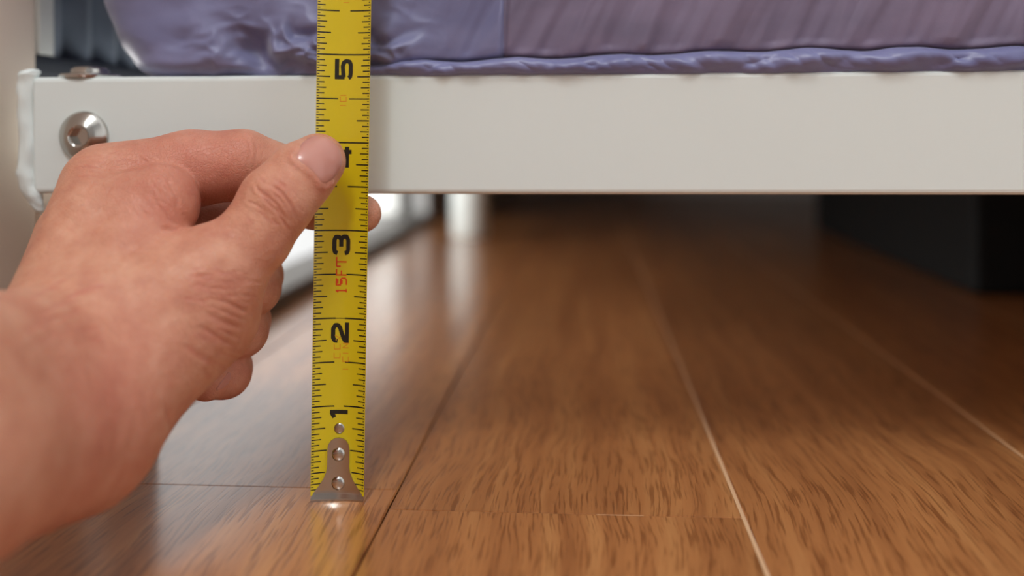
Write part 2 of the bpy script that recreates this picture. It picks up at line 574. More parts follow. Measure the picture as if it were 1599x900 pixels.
def plan_curve():
    """(x, y, nx, ny, t) points along left side, round corner and front"""
    out = []
    for y in np.linspace(MYB, MYF + CR, 60)[:-1]: out.append((MXL, y, -1, 0, MXL - (y - MYF)))
    for a in np.linspace(0, math.pi / 2, 40)[:-1]:
        nx, ny = -math.cos(a), -math.sin(a)
        out.append((MXL + CR + CR * nx, MYF + CR + CR * ny, nx, ny, MXL + CR * a * 0.64))
    for x in np.linspace(MXL + CR, 0.16, 620)[:-1]: out.append((x, MYF, 0, -1, x))
    for x in np.linspace(0.16, MXR, 80): out.append((x, MYF, 0, -1, x))
    return out


PC = plan_curve()
SEAM = lambda t: 0.0030 + 0.0026 * min(1, max(0, (t + 0.045) / 0.11)) + 0.0004 * math.sin(t * 210)
hs = list(np.linspace(0, 0.034, 60)) + list(np.linspace(0.038, MH, 30))


def front_disp(t, h):
    right = min(1, max(0, (t + 0.062) / 0.02))         # quilted part right of the tape, loose satin left of it
    d = -0.0035 * math.exp(-h / 0.0045)                # tucked-in lower edge
    lean = t - 0.45 * h
    # right: seam groove with puckers rising from it
    hs_ = SEAM(t)
    g = math.exp(-((h - hs_) / 0.0010) ** 2)
    up = max(0, h - hs_)
    puck = (0.5 * fbm(lean * 150, h * 20, 3.1, 2) + 0.5 * math.sin(lean * 560 + 3 * noise.noise(Vector((lean * 60, 0, 0))))) 
    fold = fbm(lean * 75, h * 12, 7.7, 3)
    dr = -0.0028 * g + 0.0009 * puck * math.exp(-up / 0.008) * (1 - g) + 0.0028 * fold * min(1, up / 0.004) - 0.0016 * math.exp(-((t + 0.025 - 0.05 * h) / 0.0009) ** 2)
    # left: soft big folds
    wx, wz = t + 0.006 * fbm(t * 40, h * 60, 1.0, 2), h + 0.005 * fbm(t * 45, h * 55, 5.0, 2)
    r1 = 1 - abs(2 * fbm(wx * 42, wz * 75, 2.2, 3))
    zone = math.exp(-((t + 0.078) / 0.035) ** 2) * math.exp(-((h - 0.007) / 0.010) ** 2)
    dl = 0.0070 * zone * (r1 - 0.35) + 0.0012 * fbm(t * 55, h * 70, 9.0, 2)
    dl += 0.0016 * math.exp(-((h - 0.004 - 0.06 * (t + 0.12)) / 0.003) ** 2)
    return d + right * dr + (1 - right) * dl


vs_, fs = [], []
nh = len(hs)
for (x, y, nx, ny, t) in PC:
    for h in hs:
        bul = 0.010 * (1 - math.exp(-h / 0.030)) * abs(nx) - 0.012 * math.exp(-h / 0.010) * abs(nx)   # end wall leans outward
        top = max(0, h - (MH - 0.03)) / 0.03
        ins = 0.03 * (1 - math.sqrt(max(0, 1 - top * top)))
        d = front_disp(t, h) - ins
        b = -nx * nx * 0.0 + bul
        yy = y + ny * d
        xx = x + nx * d + (-b if nx < 0 else 0)
        if yy > MYB: yy = MYB
        vs_.append((xx, yy, MZ0 + h))
for i in range(len(PC) - 1):
    for k in range(nh - 1):
        a = i * nh + k
        fs.append((a, a + nh, a + nh + 1, a + 1))
# right end, back, top and underside
nP = len(PC)
top_ring = [i * nh + nh - 1 for i in range(nP)]
bot_ring = [i * nh for i in range(nP)]
b0 = len(vs_)
vs_ += [(MXR, MYB, MZ0), (MXR, MYB, MZ0 + MH)]
fs.append(tuple(top_ring + [b0 + 1]))
fs.append(tuple((bot_ring + [b0])[::-1]))
fs.append(tuple([(nP - 1) * nh + k for k in range(nh)] + [b0 + 1, b0])[::-1])
fs.append(tuple([k for k in range(nh)] + [b0 + 1, b0]))
mat_root = empty('mattress', (0.5, 0.9, MZ0))
tag(mat_root, 'lavender purple quilted mattress lying on the white bed frame', 'mattress')
mb = mesh_obj('cover', vs_, fs, M['mauve'], mat_root, True)
mb.data.materials.append(M['lavender'])
for p in mb.data.polygons:
    if len(p.vertices) == 4 and PC[min(p.vertices[0] // nh, len(PC) - 1)][4] < -0.025: p.material_index = 1

# satin edge binding that lies under the seam
vs_, fs = [], []
xs = np.concatenate([np.linspace(-0.085, 0.16, 600), np.linspace(0.165, MXR - 0.01, 60)])
NA = 22
for x in xs:
    fade = min(1, max(0.02, (x + 0.085) / 0.03))
    hh = SEAM(x) * (0.3 + 0.7 * fade)
    for j in range(NA):
        a = math.pi * (j / (NA - 1)) - math.pi / 2      # lower lip to upper lip
        cr = 1 + 0.42 * fbm(x * 70 - 0.5 * math.sin(a), math.sin(a) * 0.5, 6.0, 2) + 0.22 * fbm(x * 190 + 0.9 * math.sin(a), math.sin(a) * 0.4, 1.0, 2)
        dep = 0.0040 * max(0.15, math.cos(a)) * cr * fade - 0.002 * (1 - fade)
        z = MZ0 + hh * 0.5 + hh * 0.53 * math.sin(a) * (1 + 0.14 * fbm(x * 90, 0.5, 2.0, 2))
        vs_.append((x, MYF + 0.0022 - dep, max(MZ0 - 0.0001, z)))
for i in range(len(xs) - 1):
    for j in range(NA - 1):
        a = i * NA + j
        fs.append((a, a + 1, a + NA + 1, a + NA))
eb = mesh_obj('edge_binding', vs_, fs, M['satin'], mat_root, True)
eb['label'] = 'crumpled lavender satin binding below the seam'
sm = eb.modifiers.new('thickness', 'SOLIDIFY'); sm.thickness = 0.0008; sm.offset = -1

# black box stored under the bed
bx = empty('storage_box', (0.45, 0.88, 0))
tag(bx, 'black plastic storage box in the shade under the bed', 'box')
bm_obj('body', box_bm((0.25, 0.66, 0.0), (0.70, 1.10, 0.078), 0.006, 3), M['black'], bx)
bm_obj('lid', box_bm((0.245, 0.655, 0.0785), (0.705, 1.105, 0.092), 0.004, 3), M['black'], bx)

# ================================================================ TAPE MEASURE
TD = 287.0
t_or = C(527, 771, TD)                     # zero of the scale, middle of the blade
t_or[1] = -CAM_H * 1000 + 1.7
lean = math.radians(1.02)
t_up = np.array([math.sin(lean), math.cos(lean), 0.0])
t_rt = np.array([math.cos(lean), -math.sin(lean), 0.0])
t_fw = np.array([0, 0, -1.0])              # towards the reader
TR = 15.0                                  # radius of the blade's hollow
TW = 8.0


def T(u, v, off=0.0):
    """point on the hollow blade: u mm across, v mm along, off mm proud"""
    a = u / TR
    p = t_or + t_rt * ((TR - off) * math.sin(a)) + t_up * v + t_fw * (TR - (TR - off) * math.cos(a))
    return c2w(p)


tape = empty('tape_measure', c2w(t_or))
tape.location.z = 0
tag(tape, 'yellow steel tape measure blade standing upright on the floor with metal hook', 'tape measure')
vs_, fs = [], []
NU = 24
vlist = [0, 60, 120, 180, 235]
for v in vlist:
    for i in range(NU + 1):
        u = -TW + 2 * TW * i / NU
        vs_.append(T(u, v, 0))
for v in vlist:
    for i in range(NU + 1):
        u = -TW + 2 * TW * i / NU
        vs_.append(T(u, v, -0.15))
nb = len(vlist) * (NU + 1)
for k in range(len(vlist) - 1):
    for i in range(NU):
        a = k * (NU + 1) + i
        fs.append((a, a + 1, a + NU + 2, a + NU + 1))
        fs.append((nb + a, nb + a + NU + 1, nb + a + NU + 2, nb + a + 1))
    for i in (0, NU):
        a = k * (NU + 1) + i
        fs.append((a, a + NU + 1, nb + a + NU + 1, nb + a))
for k in (0, len(vlist) - 1):
    for i in range(NU):
        a = k * (NU + 1) + i
        fs.append((a, a + 1, nb + a + 1, nb + a))
blade = mesh_obj('blade', vs_, fs, M['yellow'], tape, False)
blade['label'] = 'hollow yellow blade printed with black inch marks'
for p in blade.data.polygons: p.use_smooth = True
es = blade.modifiers.new('es', 'EDGE_SPLIT'); es.split_angle = math.radians(40)


class Print:
    def __init__(self): self.v, self.f = [], []

    def quad(self, c, off=0.03):
        """c: 4 corners (u, v); split across so that it follows the hollow"""
        n = max(1, int(abs(c[1][0] - c[0][0]) / 0.7), int(abs(c[2][0] - c[1][0]) / 0.7))
        b = len(self.v)
        for i in range(n + 1):
            for j in range(n + 1):
                s, t = i / n, j / n
                u = (c[0][0] * (1 - s) + c[1][0] * s) * (1 - t) + (c[3][0] * (1 - s) + c[2][0] * s) * t
                v = (c[0][1] * (1 - s) + c[1][1] * s) * (1 - t) + (c[3][1] * (1 - s) + c[2][1] * s) * t
                self.v.append(T(u, v, off))
        for i in range(n):
            for j in range(n):
                a = b + i * (n + 1) + j
                self.f.append((a, a + n + 1, a + n + 2, a + 1))

    def rect(self, u0, u1, v0, v1): self.quad([(u0, v0), (u1, v0), (u1, v1), (u0, v1)])

    def stroke(self, pts, w, place):
        """pts in reading axes (a right, b up); place maps them to (u, v)"""
        for (a0, b0), (a1, b1) in zip(pts, pts[1:]):
            dx, dy = a1 - a0, b1 - b0
            l = math.hypot(dx, dy) or 1
            dx, dy = dx / l * w / 2, dy / l * w / 2
            q = [(a0 - dx * .0 - dy, b0 - dy * .0 + dx), (a1 - dy, b1 + dx), (a1 + dy, b1 - dx), (a0 + dy, b0 - dx)]
            self.quad([place(*p) for p in q])
        for (a, b) in pts[1:-1]:
            self.disc(a, b, w / 2, place)

    def disc(self, a, b, r, place, n=10, off=0.03):
        base = len(self.v)
        for i in range(n):
            t = 2 * math.pi * i / n
            self.v.append(T(*place(a + r * math.cos(t), b + r * math.sin(t)), off))
        self.f.append(tuple(range(base, base + n)))

    def done(self, name, mat): return mesh_obj(name, self.v, self.f, mat, tape)


IN = 25.4
tk = Print()
SIX = IN / 16
for n in range(1, 16 * 9):
    v = n * SIX
    lw = 0.16
    if v < 1.5: continue
    if n % 16 == 0:
        if n == 16 or n % 32 == 0 and n < 64:
            tk.rect(-7.95, -1.5, v - 0.2, v + 0.2); tk.rect(1.2, 7.95, v - 0.2, v + 0.2)
            if n != 16: tk.rect(-1.5, 1.2, v - 0.1, v + 0.1)
        else: tk.rect(-7.95, 7.95, v - 0.2, v + 0.2)
        continue
    if n % 8 == 0: l, r, lw = 6.3, 6.5, 0.19
    elif n % 4 == 0: l, r, lw = 3.95, 4.1, 0.18
    elif n % 2 == 0: l, r = 2.8, 2.9
    else: l, r = 2.3, 2.35
    if n == 8: l, r = 4.4, 4.6
    tk.rect(-7.95, -7.95 + l, v - lw, v + lw)
    tk.rect(7.95 - r, 7.95, v - lw, v + lw)
for n in range(1, 32 * 9, 2):
    v = n * SIX / 2
    if v < 1.5: continue
    tk.rect(-7.9, -7.2, v - 0.12, v + 0.12)
    tk.rect(7.3, 7.75, v - 0.12, v + 0.12)
o = tk.done('inch_marks', M['ink'])
o['label'] = 'black printed graduation lines'

W = 1.22
GL = {
    '1': [[(4.6, 0), (4.6, 5.2)], [(4.5, 4.7), (3.0, 3.9)]],
    '2': [[(0.65, 3.3), (0.75, 4.1), (1.5, 4.6), (4.2, 4.6), (5.2, 4.0), (5.2, 3.3), (4.6, 2.7), (1.4, 1.6), (0.65, 1.1), (0.65, 0.6)], [(0.1, 0.6), (6.0, 0.6)], [(5.2, 4.0), (5.2, 3.3)]],
    '3': [[(0.6, 3.7), (0.9, 4.4), (1.6, 4.6), (4.4, 4.6), (5.3, 4.2), (5.3, 3.3), (4.6, 2.65), (2.5, 2.65)], [(4.6, 2.65), (5.4, 2.0), (5.4, 1.1), (4.4, 0.6), (1.6, 0.6), (0.8, 0.9), (0.6, 1.6)]],
    '4': [[(0.0, 1.35), (6.0, 1.35)], [(4.5, 0), (4.5, 5.2)], [(4.4, 4.7), (0.5, 1.6)]],
    '5': [[(6.0, 4.6), (0.1, 4.6)], [(0.7, 4.7), (0.7, 2.4)], [(0.7, 2.7), (3.9, 2.95), (5.0, 2.6), (5.4, 1.9), (5.2, 1.0), (4.4, 0.6), (1.6, 0.6), (0.8, 0.8), (0.5, 1.3)]],
    '6': [[(5.4, 4.2), (4.6, 4.6), (1.6, 4.6), (0.7, 3.9), (0.7, 1.2), (1.6, 0.6), (4.4, 0.6), (5.3, 1.2), (5.3, 2.3), (4.4, 2.9), (0.8, 2.9)]],
    '7': [[(0, 4.6), (5.6, 4.6), (3.0, 0)]],
    '8': [[(1.6, 2.7), (0.7, 3.4), (0.7, 4.1), (1.6, 4.6), (4.4, 4.6), (5.3, 4.1), (5.3, 3.4), (4.4, 2.7), (1.6, 2.7), (0.6, 2.0), (0.6, 1.2), (1.6, 0.6), (4.4, 0.6), (5.4, 1.2), (5.4, 2.0), (4.4, 2.7)]],
    '9': [[(0.6, 1.0), (1.4, 0.6), (4.4, 0.6), (5.3, 1.3), (5.3, 4.0), (4.4, 4.6), (1.6, 4.6), (0.7, 4.0), (0.7, 2.9), (1.6, 2.3), (5.2, 2.3)]],
}
for n in range(1, 9):
    p = Print()
    v0 = n * IN - 1.1 - 6.1
    if n == 1: v0 += 0.9
    pl = lambda a, b, v0=v0: (2.45 - b, v0 + a)
    for s in GL[str(n)]: p.stroke(s, W, pl)
    o = p.done('numeral', M['ink'])
    o['label'] = 'black printed numeral %d' % n
# red 15FT
p = Print()
LT = [(0.0, [[(0.0, 2.3), (0.5, 2.9), (0.5, 0.0)], [(0.0, 0.0), (1.0, 0.0)]]),
      (2.1, [[(2.0, 2.9), (0.0, 2.9), (0.0, 1.7), (1.6, 1.7), (2.0, 1.2), (2.0, 0.4), (1.5, 0), (0, 0)], [(1.7, 2.5), (0.4, 2.5)], [(0.3, 1.3), (1.5, 1.3)]]),
      (5.0, [[(0, 0), (0, 2.9), (1.7, 2.9)], [(0, 1.5), (1.3, 1.5)]]),
      (7.3, [[(0.2, 2.9), (2.9, 2.9)], [(1.5, 2.9), (1.5, 0)], [(0.2, 2.9), (0.2, 1.7)]])]
for a0, sts in LT:
    for s in sts: p.stroke(s, 0.42, lambda a, b, a0=a0: (2.05 - b - 0.6, 2.5 * IN - 5.2 + a0 + a))
o = p.done('lettering', M['red'])
o['label'] = 'red printed 15FT'
# worn orange print
for (v0, u0, glyphs) in ((1.5 * IN + 1.0, -0.9, [(0, 'C'), (2.6, 'C'), (5.2, 'V')]), (1.5 * IN - 2.4, 1.6, [(0, 'I'), (2.4, 'C'), (4.6, 'I'), (6.6, 'N')]),
                         (4.5 * IN - 2.4, -0.2, [(0, 'I'), (1.4, 'C'), (3.0, 'I')]), (5.5 * IN + 2.0, 0.3, [(0, 'I'), (1.5, 'I')])):
    G2 = {'C': [[(1.6, 1.7), (0.2, 1.7), (0.2, 0), (1.6, 0)]], 'V': [[(0, 1.7), (0.8, 0), (1.6, 1.7)]], 'I': [[(0.4, 0), (0.4, 1.7)]], 'N': [[(0, 0), (0, 1.7), (1.3, 0), (1.3, 1.7)]]}
    for a0, g in glyphs:
        p = Print()
        for s in G2[g]: p.stroke(s, 0.3, lambda a, b, a0=a0, u0=u0, v0=v0: (u0 + 0.8 - b, v0 + a0 + a))
        o = p.done('worn_letter', M['orange'])
        o['label'] = 'worn orange printed letter'

# hook plate
out = []
half = [(0.0, 16.4), (1.2, 16.2), (2.2, 15.6), (2.9, 14.6), (3.2, 13.4), (3.2, 8.0), (3.5, 6.4), (4.2, 4.7), (5.2, 3.1), (6.3, 1.6), (7.4, 0.2), (7.7, -0.9), (7.7, -1.55)]
rows = half
vs_, fs = [], []
NU = 16
for lay, off in ((0, 0.75), (1, 0.15)):
    for (hw, v) in rows:
        for i in range(NU + 1):
            u = -hw + 2 * hw * i / NU
            flat = 0.55
            a = c2w(t_or + t_rt * u * 0.985 + t_up * v + t_fw * (flat * (TR - math.sqrt(TR * TR - u * u)) + off + (0.5 if v < 0 else 0)))
            vs_.append(a)
nl = len(rows) * (NU + 1)
for k in range(len(rows) - 1):
    for i in range(NU):
        a = k * (NU + 1) + i
        fs.append((a, a + 1, a + NU + 2, a + NU + 1))
        fs.append((nl + a, nl + a + NU + 1, nl + a + NU + 2, nl + a + 1))
    for i in (0, NU):
        a = k * (NU + 1) + i
        fs.append((a, a + NU + 1, nl + a + NU + 1, nl + a))
k = len(rows) - 1
for i in range(NU):
    a = k * (NU + 1) + i
    fs.append((a, a + 1, nl + a + 1, nl + a))
bm = bmesh.new()
bv = [bm.verts.new(x) for x in vs_]
for f_ in fs:
    try: bm.faces.new([bv[i] for i in f_])
    except ValueError: pass
bmesh.ops.remove_doubles(bm, verts=bm.verts, dist=1e-6)
hook = bm_obj('hook', bm, M['steel'], tape, True)
es = hook.modifiers.new('es', 'EDGE_SPLIT'); es.split_angle = math.radians(40)
hook['label'] = 'flared steel end hook'


def dome(name, u, v, r, h, off, parent, mat):
    pr = [(r * 1.12, -0.1), (r * 1.12, 0.05), (r, 0.1)] + [(r * math.cos(a), 0.1 + h * math.sin(a)) for a in np.linspace(0.15, 1.45, 7)]
    vv, ff = lathe(pr, 28)
    P = t_or + t_rt * u + t_up * v + t_fw * off
    w = [c2w(P + t_rt * q.x + t_up * q.y + t_fw * q.z) for q in vv]
    o = bpy.data.objects.new(name, bpy.data.meshes.new(name))
    COL.objects.link(o)
    o.data.from_pydata([tuple(x) for x in w], [], ff)
    o.data.materials.append(mat)
    o.data.polygons.foreach_set('use_smooth', [True] * len(o.data.polygons))
    o.parent = parent
    o.location = -Vector(tape.location) 
    return o


r1 = dome('rivet', 0, 11.6, 1.75, 0.55, 0.75, hook, M['chrome'])
r2 = dome('rivet', 0, 3.3, 1.75, 0.55, 0.75, hook, M['chrome'])
for r_ in (r1, r2): r_.location = (0, 0, 0)
dome('rivet', 0, 18.9, 1.4, 0.2, 0.02, tape, M['steel'])

# back lip of the hook, resting on the floor
lip0 = t_or + t_up * (-1.62)
vs_ = []
for (u, w_) in ((-7.4, -1.2), (7.4, -1.2), (7.4, 2.4), (-7.4, 2.4)):
    for h in (-1.65, -1.05):
        vs_.append(c2w(t_or + t_rt * u + t_up * h + np.array([0, 0, w_])))
fs = [(0, 2, 4, 6), (1, 7, 5, 3), (0, 1, 3, 2), (2, 3, 5, 4), (4, 5, 7, 6), (6, 7, 1, 0)]
o = mesh_obj('lip', vs_, fs, M['steel'], hook)
o.location = -Vector(tape.location)


# ================================================================ HAND
def seg(a, b, ra, rb, n=None, s=1.0): return (np.array(a, float), np.array(b, float), ra, rb, n, s)


def cap(P, sg):
    a, b, ra, rb, n, s = sg
    q = P - a
    ba = b - a
    if n is not None:
        nn = np.array(n, float); nn /= np.linalg.norm(nn)
        q = q + np.outer(q @ nn, nn) * (s - 1)
        ba = ba + nn * (ba @ nn) * (s - 1)
    t = np.clip(q @ ba / max(ba @ ba, 1e-9), 0, 1)
    d = np.linalg.norm(q - t[:, None] * ba, axis=1) - (ra + (rb - ra) * t)
    return d


def smin(a, b, k):
    h = np.maximum(k - np.abs(a - b), 0) / k
    return np.minimum(a, b) - h * h * k * 0.25


IDX_M = C(168, 289, 283)
BODY = [
    # forearm, two bones side by side
    seg((-126, -66, 20), (-112, -63.0, 190), 25, 20.5), seg((-112, -63.0, 190), C(103, 672, 236), 20.5, 20.2),
    seg((-126, -50, 20), (-118, -48.5, 190), 25, 18.5), seg((-118, -48.5, 190), C(78, 563, 243), 18.5, 17.5),
    # back of the hand: index, middle, ring and little finger bones
    seg(C(88, 560, 248), C(160, 300, 280), 16.5, 12.0),
    seg(C(78, 580, 258), C(118, 372, 287), 16.0, 11.5),
    seg(C(88, 610, 262), C(130, 470, 292), 16.0, 11.0),
    seg(C(120, 640, 262), C(160, 550, 292), 15.0, 10.5),
    # ball of the thumb and thumb bone
    seg(C(120, 648, 240), C(290, 482, 262), 18.2, 15.3),
    seg(C(205, 576, 255), C(318, 488, 270), 14.2, 14.5),
    seg(C(190, 470, 258), C(318, 428, 264), 14.0, 11.2),
]
THUMB = [
    seg(C(250, 492, 258), C(338, 424, 264), 15.0, 11.4),
    seg(C(338, 424, 264), C(396, 371, 268), 11.4, 9.6), seg(C(396, 371, 268), C(431, 316, 270), 9.6, 9.8),
    seg(C(431, 315, 270), C(468, 275, 274), 9.8, 9.0, (0, 0, 1), 1.08),
    seg(C(468, 275, 274), C(496.5, 251, 277), 9.0, 7.8, (0, 0, 1), 1.22),
]
WEB = [seg(C(170, 345, 272), C(250, 311, 273), 13.0, 10.2), seg(C(205, 400, 264), C(252, 328, 271), 12.5, 8.5)]
INDEX = [
    seg(IDX_M, C(300, 262, 287), 12.4, 10.2), seg(C(300, 262, 287), C(378, 257, 288.5), 10.2, 9.5),
    seg(C(378, 257, 288.5), C(436, 274, 291.5), 9.3, 8.2),
    seg(C(436, 274, 291.5), C(492, 316, 295.5), 8.2, 7.0),
    seg(C(492, 316, 295.5), C(566, 333, 294.5), 6.8, 5.6),
]
MIDDLE = [seg(C(125, 372, 290), C(374, 352, 306), 10.5, 9.2), seg(C(374, 352, 306), C(398, 430, 303), 8.6, 8.0), seg(C(398, 430, 303), C(394, 448, 294), 8.0, 7.9),
          seg(C(394, 448, 294), C(352, 462, 282), 7.9, 7.2)]
RING = [seg(C(130, 470, 292), C(350, 478, 312), 10.5, 8.5), seg(C(350, 478, 312), C(378, 500, 302), 8.3, 8.0), seg(C(378, 500, 302), C(374, 514, 294), 8.0, 7.9),
        seg(C(374, 514, 294), C(330, 530, 282), 7.9, 7.2)]
LITTLE = [seg(C(160, 550, 292), C(325, 560, 310), 9.5, 8.0), seg(C(325, 560, 310), C(352, 574, 300), 7.8, 7.4), seg(C(352, 574, 300), C(350, 580, 293), 7.4, 7.4),
          seg(C(350, 580, 293), C(322, 590, 284), 7.3, 6.4)]


def chain(P, segs, k):
    d = None
    for s in segs:
        e = cap(P, s)
        d = e if d is None else smin(d, e, k)
    return d


def hand_sdf(P):
    body = chain(P, BODY, 9.5)
    body = smin(body, chain(P, THUMB, 3.0), 5.5)
    body = smin(body, chain(P, WEB, 5.0), 2.6)
    idx = chain(P, INDEX, 5.0)
    d = smin(body, idx, 1.6)
    for F in (MIDDLE, RING, LITTLE):
        d = smin(d, chain(P, F, 2.5), 1.2)
    return d


def surface_nets(f, lo, hi, h):
    """mesh of f = 0; exact values only in a band near the surface"""
    B = 6
    n = (np.ceil((np.array(hi) - np.array(lo)) / h / B).astype(int)) * B
    lo = np.array(lo, float)
    cs = [lo[i] + (np.arange(n[i] // B) + 0.5) * h * B for i in range(3)]
    G = np.stack(np.meshgrid(*cs, indexing='ij'), -1).reshape(-1, 3)
    dc = f(G).reshape([c.size for c in cs])
    val = np.repeat(np.repeat(np.repeat(dc, B, 0), B, 1), B, 2).astype(np.float32)
    near = np.abs(dc) < h * B * 1.9
    mask = np.repeat(np.repeat(np.repeat(near, B, 0), B, 1), B, 2)
    idx = np.argwhere(mask)
    P = lo + (idx + 0.5) * h
    out = np.empty(len(P), np.float32)
    for s in range(0, len(P), 400000):
        out[s:s + 400000] = f(P[s:s + 400000])
    val[mask] = out
    ins = val < 0
    c = [ins[i:ins.shape[0] - 1 + i, j:ins.shape[1] - 1 + j, k:ins.shape[2] - 1 + k] for i in (0, 1) for j in (0, 1) for k in (0, 1)]
    cnt = sum(x.astype(np.int8) for x in c)
    act = (cnt > 0) & (cnt < 8)
    ai = np.argwhere(act)
    vid = -np.ones(act.shape, np.int64)
    vid[act] = np.arange(len(ai))
    acc = np.zeros((len(ai), 3)); num = np.zeros(len(ai))
    corners = [(i, j, k) for i in (0, 1) for j in (0, 1) for k in (0, 1)]
    cv = {q: val[ai[:, 0] + q[0], ai[:, 1] + q[1], ai[:, 2] + q[2]] for q in corners}
    for ca in corners:
        for ax in range(3):
            if ca[ax] == 1: continue
            cb = tuple(ca[m] + (1 if m == ax else 0) for m in range(3))
            a, b = cv[ca], cv[cb]
            x = (a < 0) != (b < 0)
            t = np.where(x, a / np.where(x, a - b, 1), 0)
            p = np.array(ca, float)[None, :].repeat(len(ai), 0)
            p[:, ax] += t
            acc[x] += p[x]; num[x] += 1
    V = lo + (ai + acc / num[:, None] + 0.5) * h
    faces = []
    for ax in range(3):
        o1, o2 = [(1, 2), (2, 0), (0, 1)][ax]
        a = ins; sl = [slice(None)] * 3; sr = [slice(None)] * 3
        sl[ax] = slice(0, -1); sr[ax] = slice(1, None)
        ch = np.argwhere(ins[tuple(sl)] != ins[tuple(sr)])
        ok = (ch[:, o1] > 0) & (ch[:, o2] > 0) & (ch[:, o1] < act.shape[o1]) & (ch[:, o2] < act.shape[o2])
        ch = ch[ok]
        def vv(d1, d2):
            q = ch.copy(); q[:, o1] += d1; q[:, o2] += d2
            return vid[q[:, 0], q[:, 1], q[:, 2]]
        quad = np.stack([vv(-1, -1), vv(0, -1), vv(0, 0), vv(-1, 0)], 1)
        flip = ~ins[ch[:, 0], ch[:, 1], ch[:, 2]]
        quad[flip] = quad[flip][:, ::-1]
        faces.append(quad)
    F = np.concatenate(faces)
    F = F[(F >= 0).all(1)]
    return V, F


def grad(P, e=0.4):
    g = np.stack([hand_sdf(P + np.eye(3)[i] * e) - hand_sdf(P - np.eye(3)[i] * e) for i in range(3)], 1)
    return g / np.linalg.norm(g, axis=1)[:, None]


def trace(pxs):
    """where sight lines meet the hand"""
    D = np.array([[(x - 800) / FPX, (210 - y) / FPX, 1.0] for x, y in pxs])
    D /= np.linalg.norm(D, axis=1)[:, None]
    t = np.full(len(D), 150.0)
    for _ in range(60):
        t += np.clip(hand_sdf(D * t[:, None]) * 0.85, -5, 8)
    return D * t[:, None]


V, F = surface_nets(hand_sdf, (-160, -104, 10), (-20, 12, 330), 0.5)

# ---- skin folds and creases: polylines on the surface, pressed in or raised
CREASES = [  # (polyline, half width mm, depth mm)
    ([(396, 280), (404, 296), (417, 306), (430, 316), (441, 333), (452, 347)], 0.38, 0.55),
    ([(404, 300), (420, 317), (433, 329), (445, 350), (453, 361)], 0.36, 0.45),
    ([(416, 285), (429, 292), (441, 301), (451, 314), (459, 330), (464, 342)], 0.36, 0.45),
    ([(384, 313), (399, 317), (413, 329)], 0.34, 0.28),
    ([(424, 276), (442, 288), (458, 302)], 0.34, 0.22),
    ([(433, 290), (446, 306), (453, 321)], 0.32, 0.26),
    ([(440, 284), (456, 294), (468, 310)], 0.28, 0.10),
    ([(398, 324), (416, 338), (428, 352)], 0.28, 0.10),
    # folds at the ball of the thumb
    ([(332, 466), (352, 470), (372, 480), (392, 489)], 0.5, 0.32),
    ([(318, 486), (345, 500), (366, 508), (384, 513)], 0.6, 0.32),
    ([(306, 506), (330, 520), (352, 533), (374, 541)], 0.55, 0.26),
    ([(285, 536), (312, 556), (336, 572)], 0.6, 0.16),
    ([(340, 482), (362, 492), (384, 500)], 0.35, 0.18),
    ([(256, 632), (263, 650), (266, 668)], 0.9, 0.35),
    # web wrinkles behind the index finger
    ([(206, 236), (234, 254), (262, 278), (276, 306), (280, 336)], 0.5, 0.30),
    ([(218, 246), (242, 268), (258, 294), (266, 322)], 0.45, 0.24),
    ([(232, 292), (246, 318), (262, 340), (280, 356)], 0.5, 0.22),
    ([(246, 354), (266, 358), (284, 358), (300, 355)], 0.6, 0.5),
    ([(388, 214), (391, 236), (387, 256)], 0.4, 0.20),
    ([(399, 220), (401, 238), (398, 252)], 0.4, 0.18),
    ([(378, 222), (381, 240), (377, 262)], 0.35, 0.10),
    # wrist and back of the hand
    ([(40, 470), (70, 452), (100, 446)], 0.7, 0.14),
    ([(55, 492), (90, 474), (130, 466)], 0.7, 0.14),
    ([(30, 520), (70, 498), (104, 490)], 0.7, 0.12),
    ([(300, 428), (330, 438), (360, 440), (392, 436)], 0.4, 0.12),
    ([(296, 440), (328, 449), (365, 452)], 0.4, 0.12),
    ([(310, 452), (345, 460), (378, 460)], 0.4, 0.10),
    ([(110, 262), (136, 258), (168, 262)], 0.4, 0.08),
    ([(112, 276), (140, 272), (172, 278)], 0.4, 0.08),
]

_r = random.Random(11)


def fine_lines(n, x0, x1, y0, y1, ang, spread, lmin, lmax, w, dep):
    for _ in range(n):
        x, y = _r.uniform(x0, x1), _r.uniform(y0, y1)
        a = math.radians(ang + _r.uniform(-spread, spread)); l = _r.uniform(lmin, lmax)
        dx, dy = math.cos(a) * l / 2, -math.sin(a) * l / 2
        b = _r.uniform(-0.08, 0.08) * l
        CREASES.append(([(x - dx, y - dy), (x + dy * 0.1, y + b), (x + dx, y + dy)], w, dep * _r.uniform(0.5, 1.2)))


fine_lines(26, 300, 395, 415, 470, 2, 14, 20, 50, 0.36, 0.13)      # base of the thumb
fine_lines(16, 310, 380, 480, 590, -26, 10, 25, 60, 0.42, 0.09)    # ball of the thumb
fine_lines(16, 40, 150, 440, 540, 22, 14, 25, 60, 0.5, 0.12)       # wrist
fine_lines(16, 120, 200, 232, 290, 8, 16, 14, 34, 0.36, 0.10)      # knuckle
fine_lines(14, 205, 275, 250, 335, -52, 16, 18, 40, 0.36, 0.16)    # web
fine_lines(12, 385, 470, 280, 350, -48, 14, 12, 28, 0.34, 0.16)    # thumb joint
fine_lines(10, 300, 380, 220, 290, -75, 20, 14, 30, 0.36, 0.08)    # index finger


def dens(pl, step=3.0):
    o = []
    for (x0, y0), (x1, y1) in zip(pl, pl[1:]):
        n = max(1, int(math.hypot(x1 - x0, y1 - y0) / step))
        for i in range(n): o.append((x0 + (x1 - x0) * i / n, y0 + (y1 - y0) * i / n))
    o.append(pl[-1])
    return o


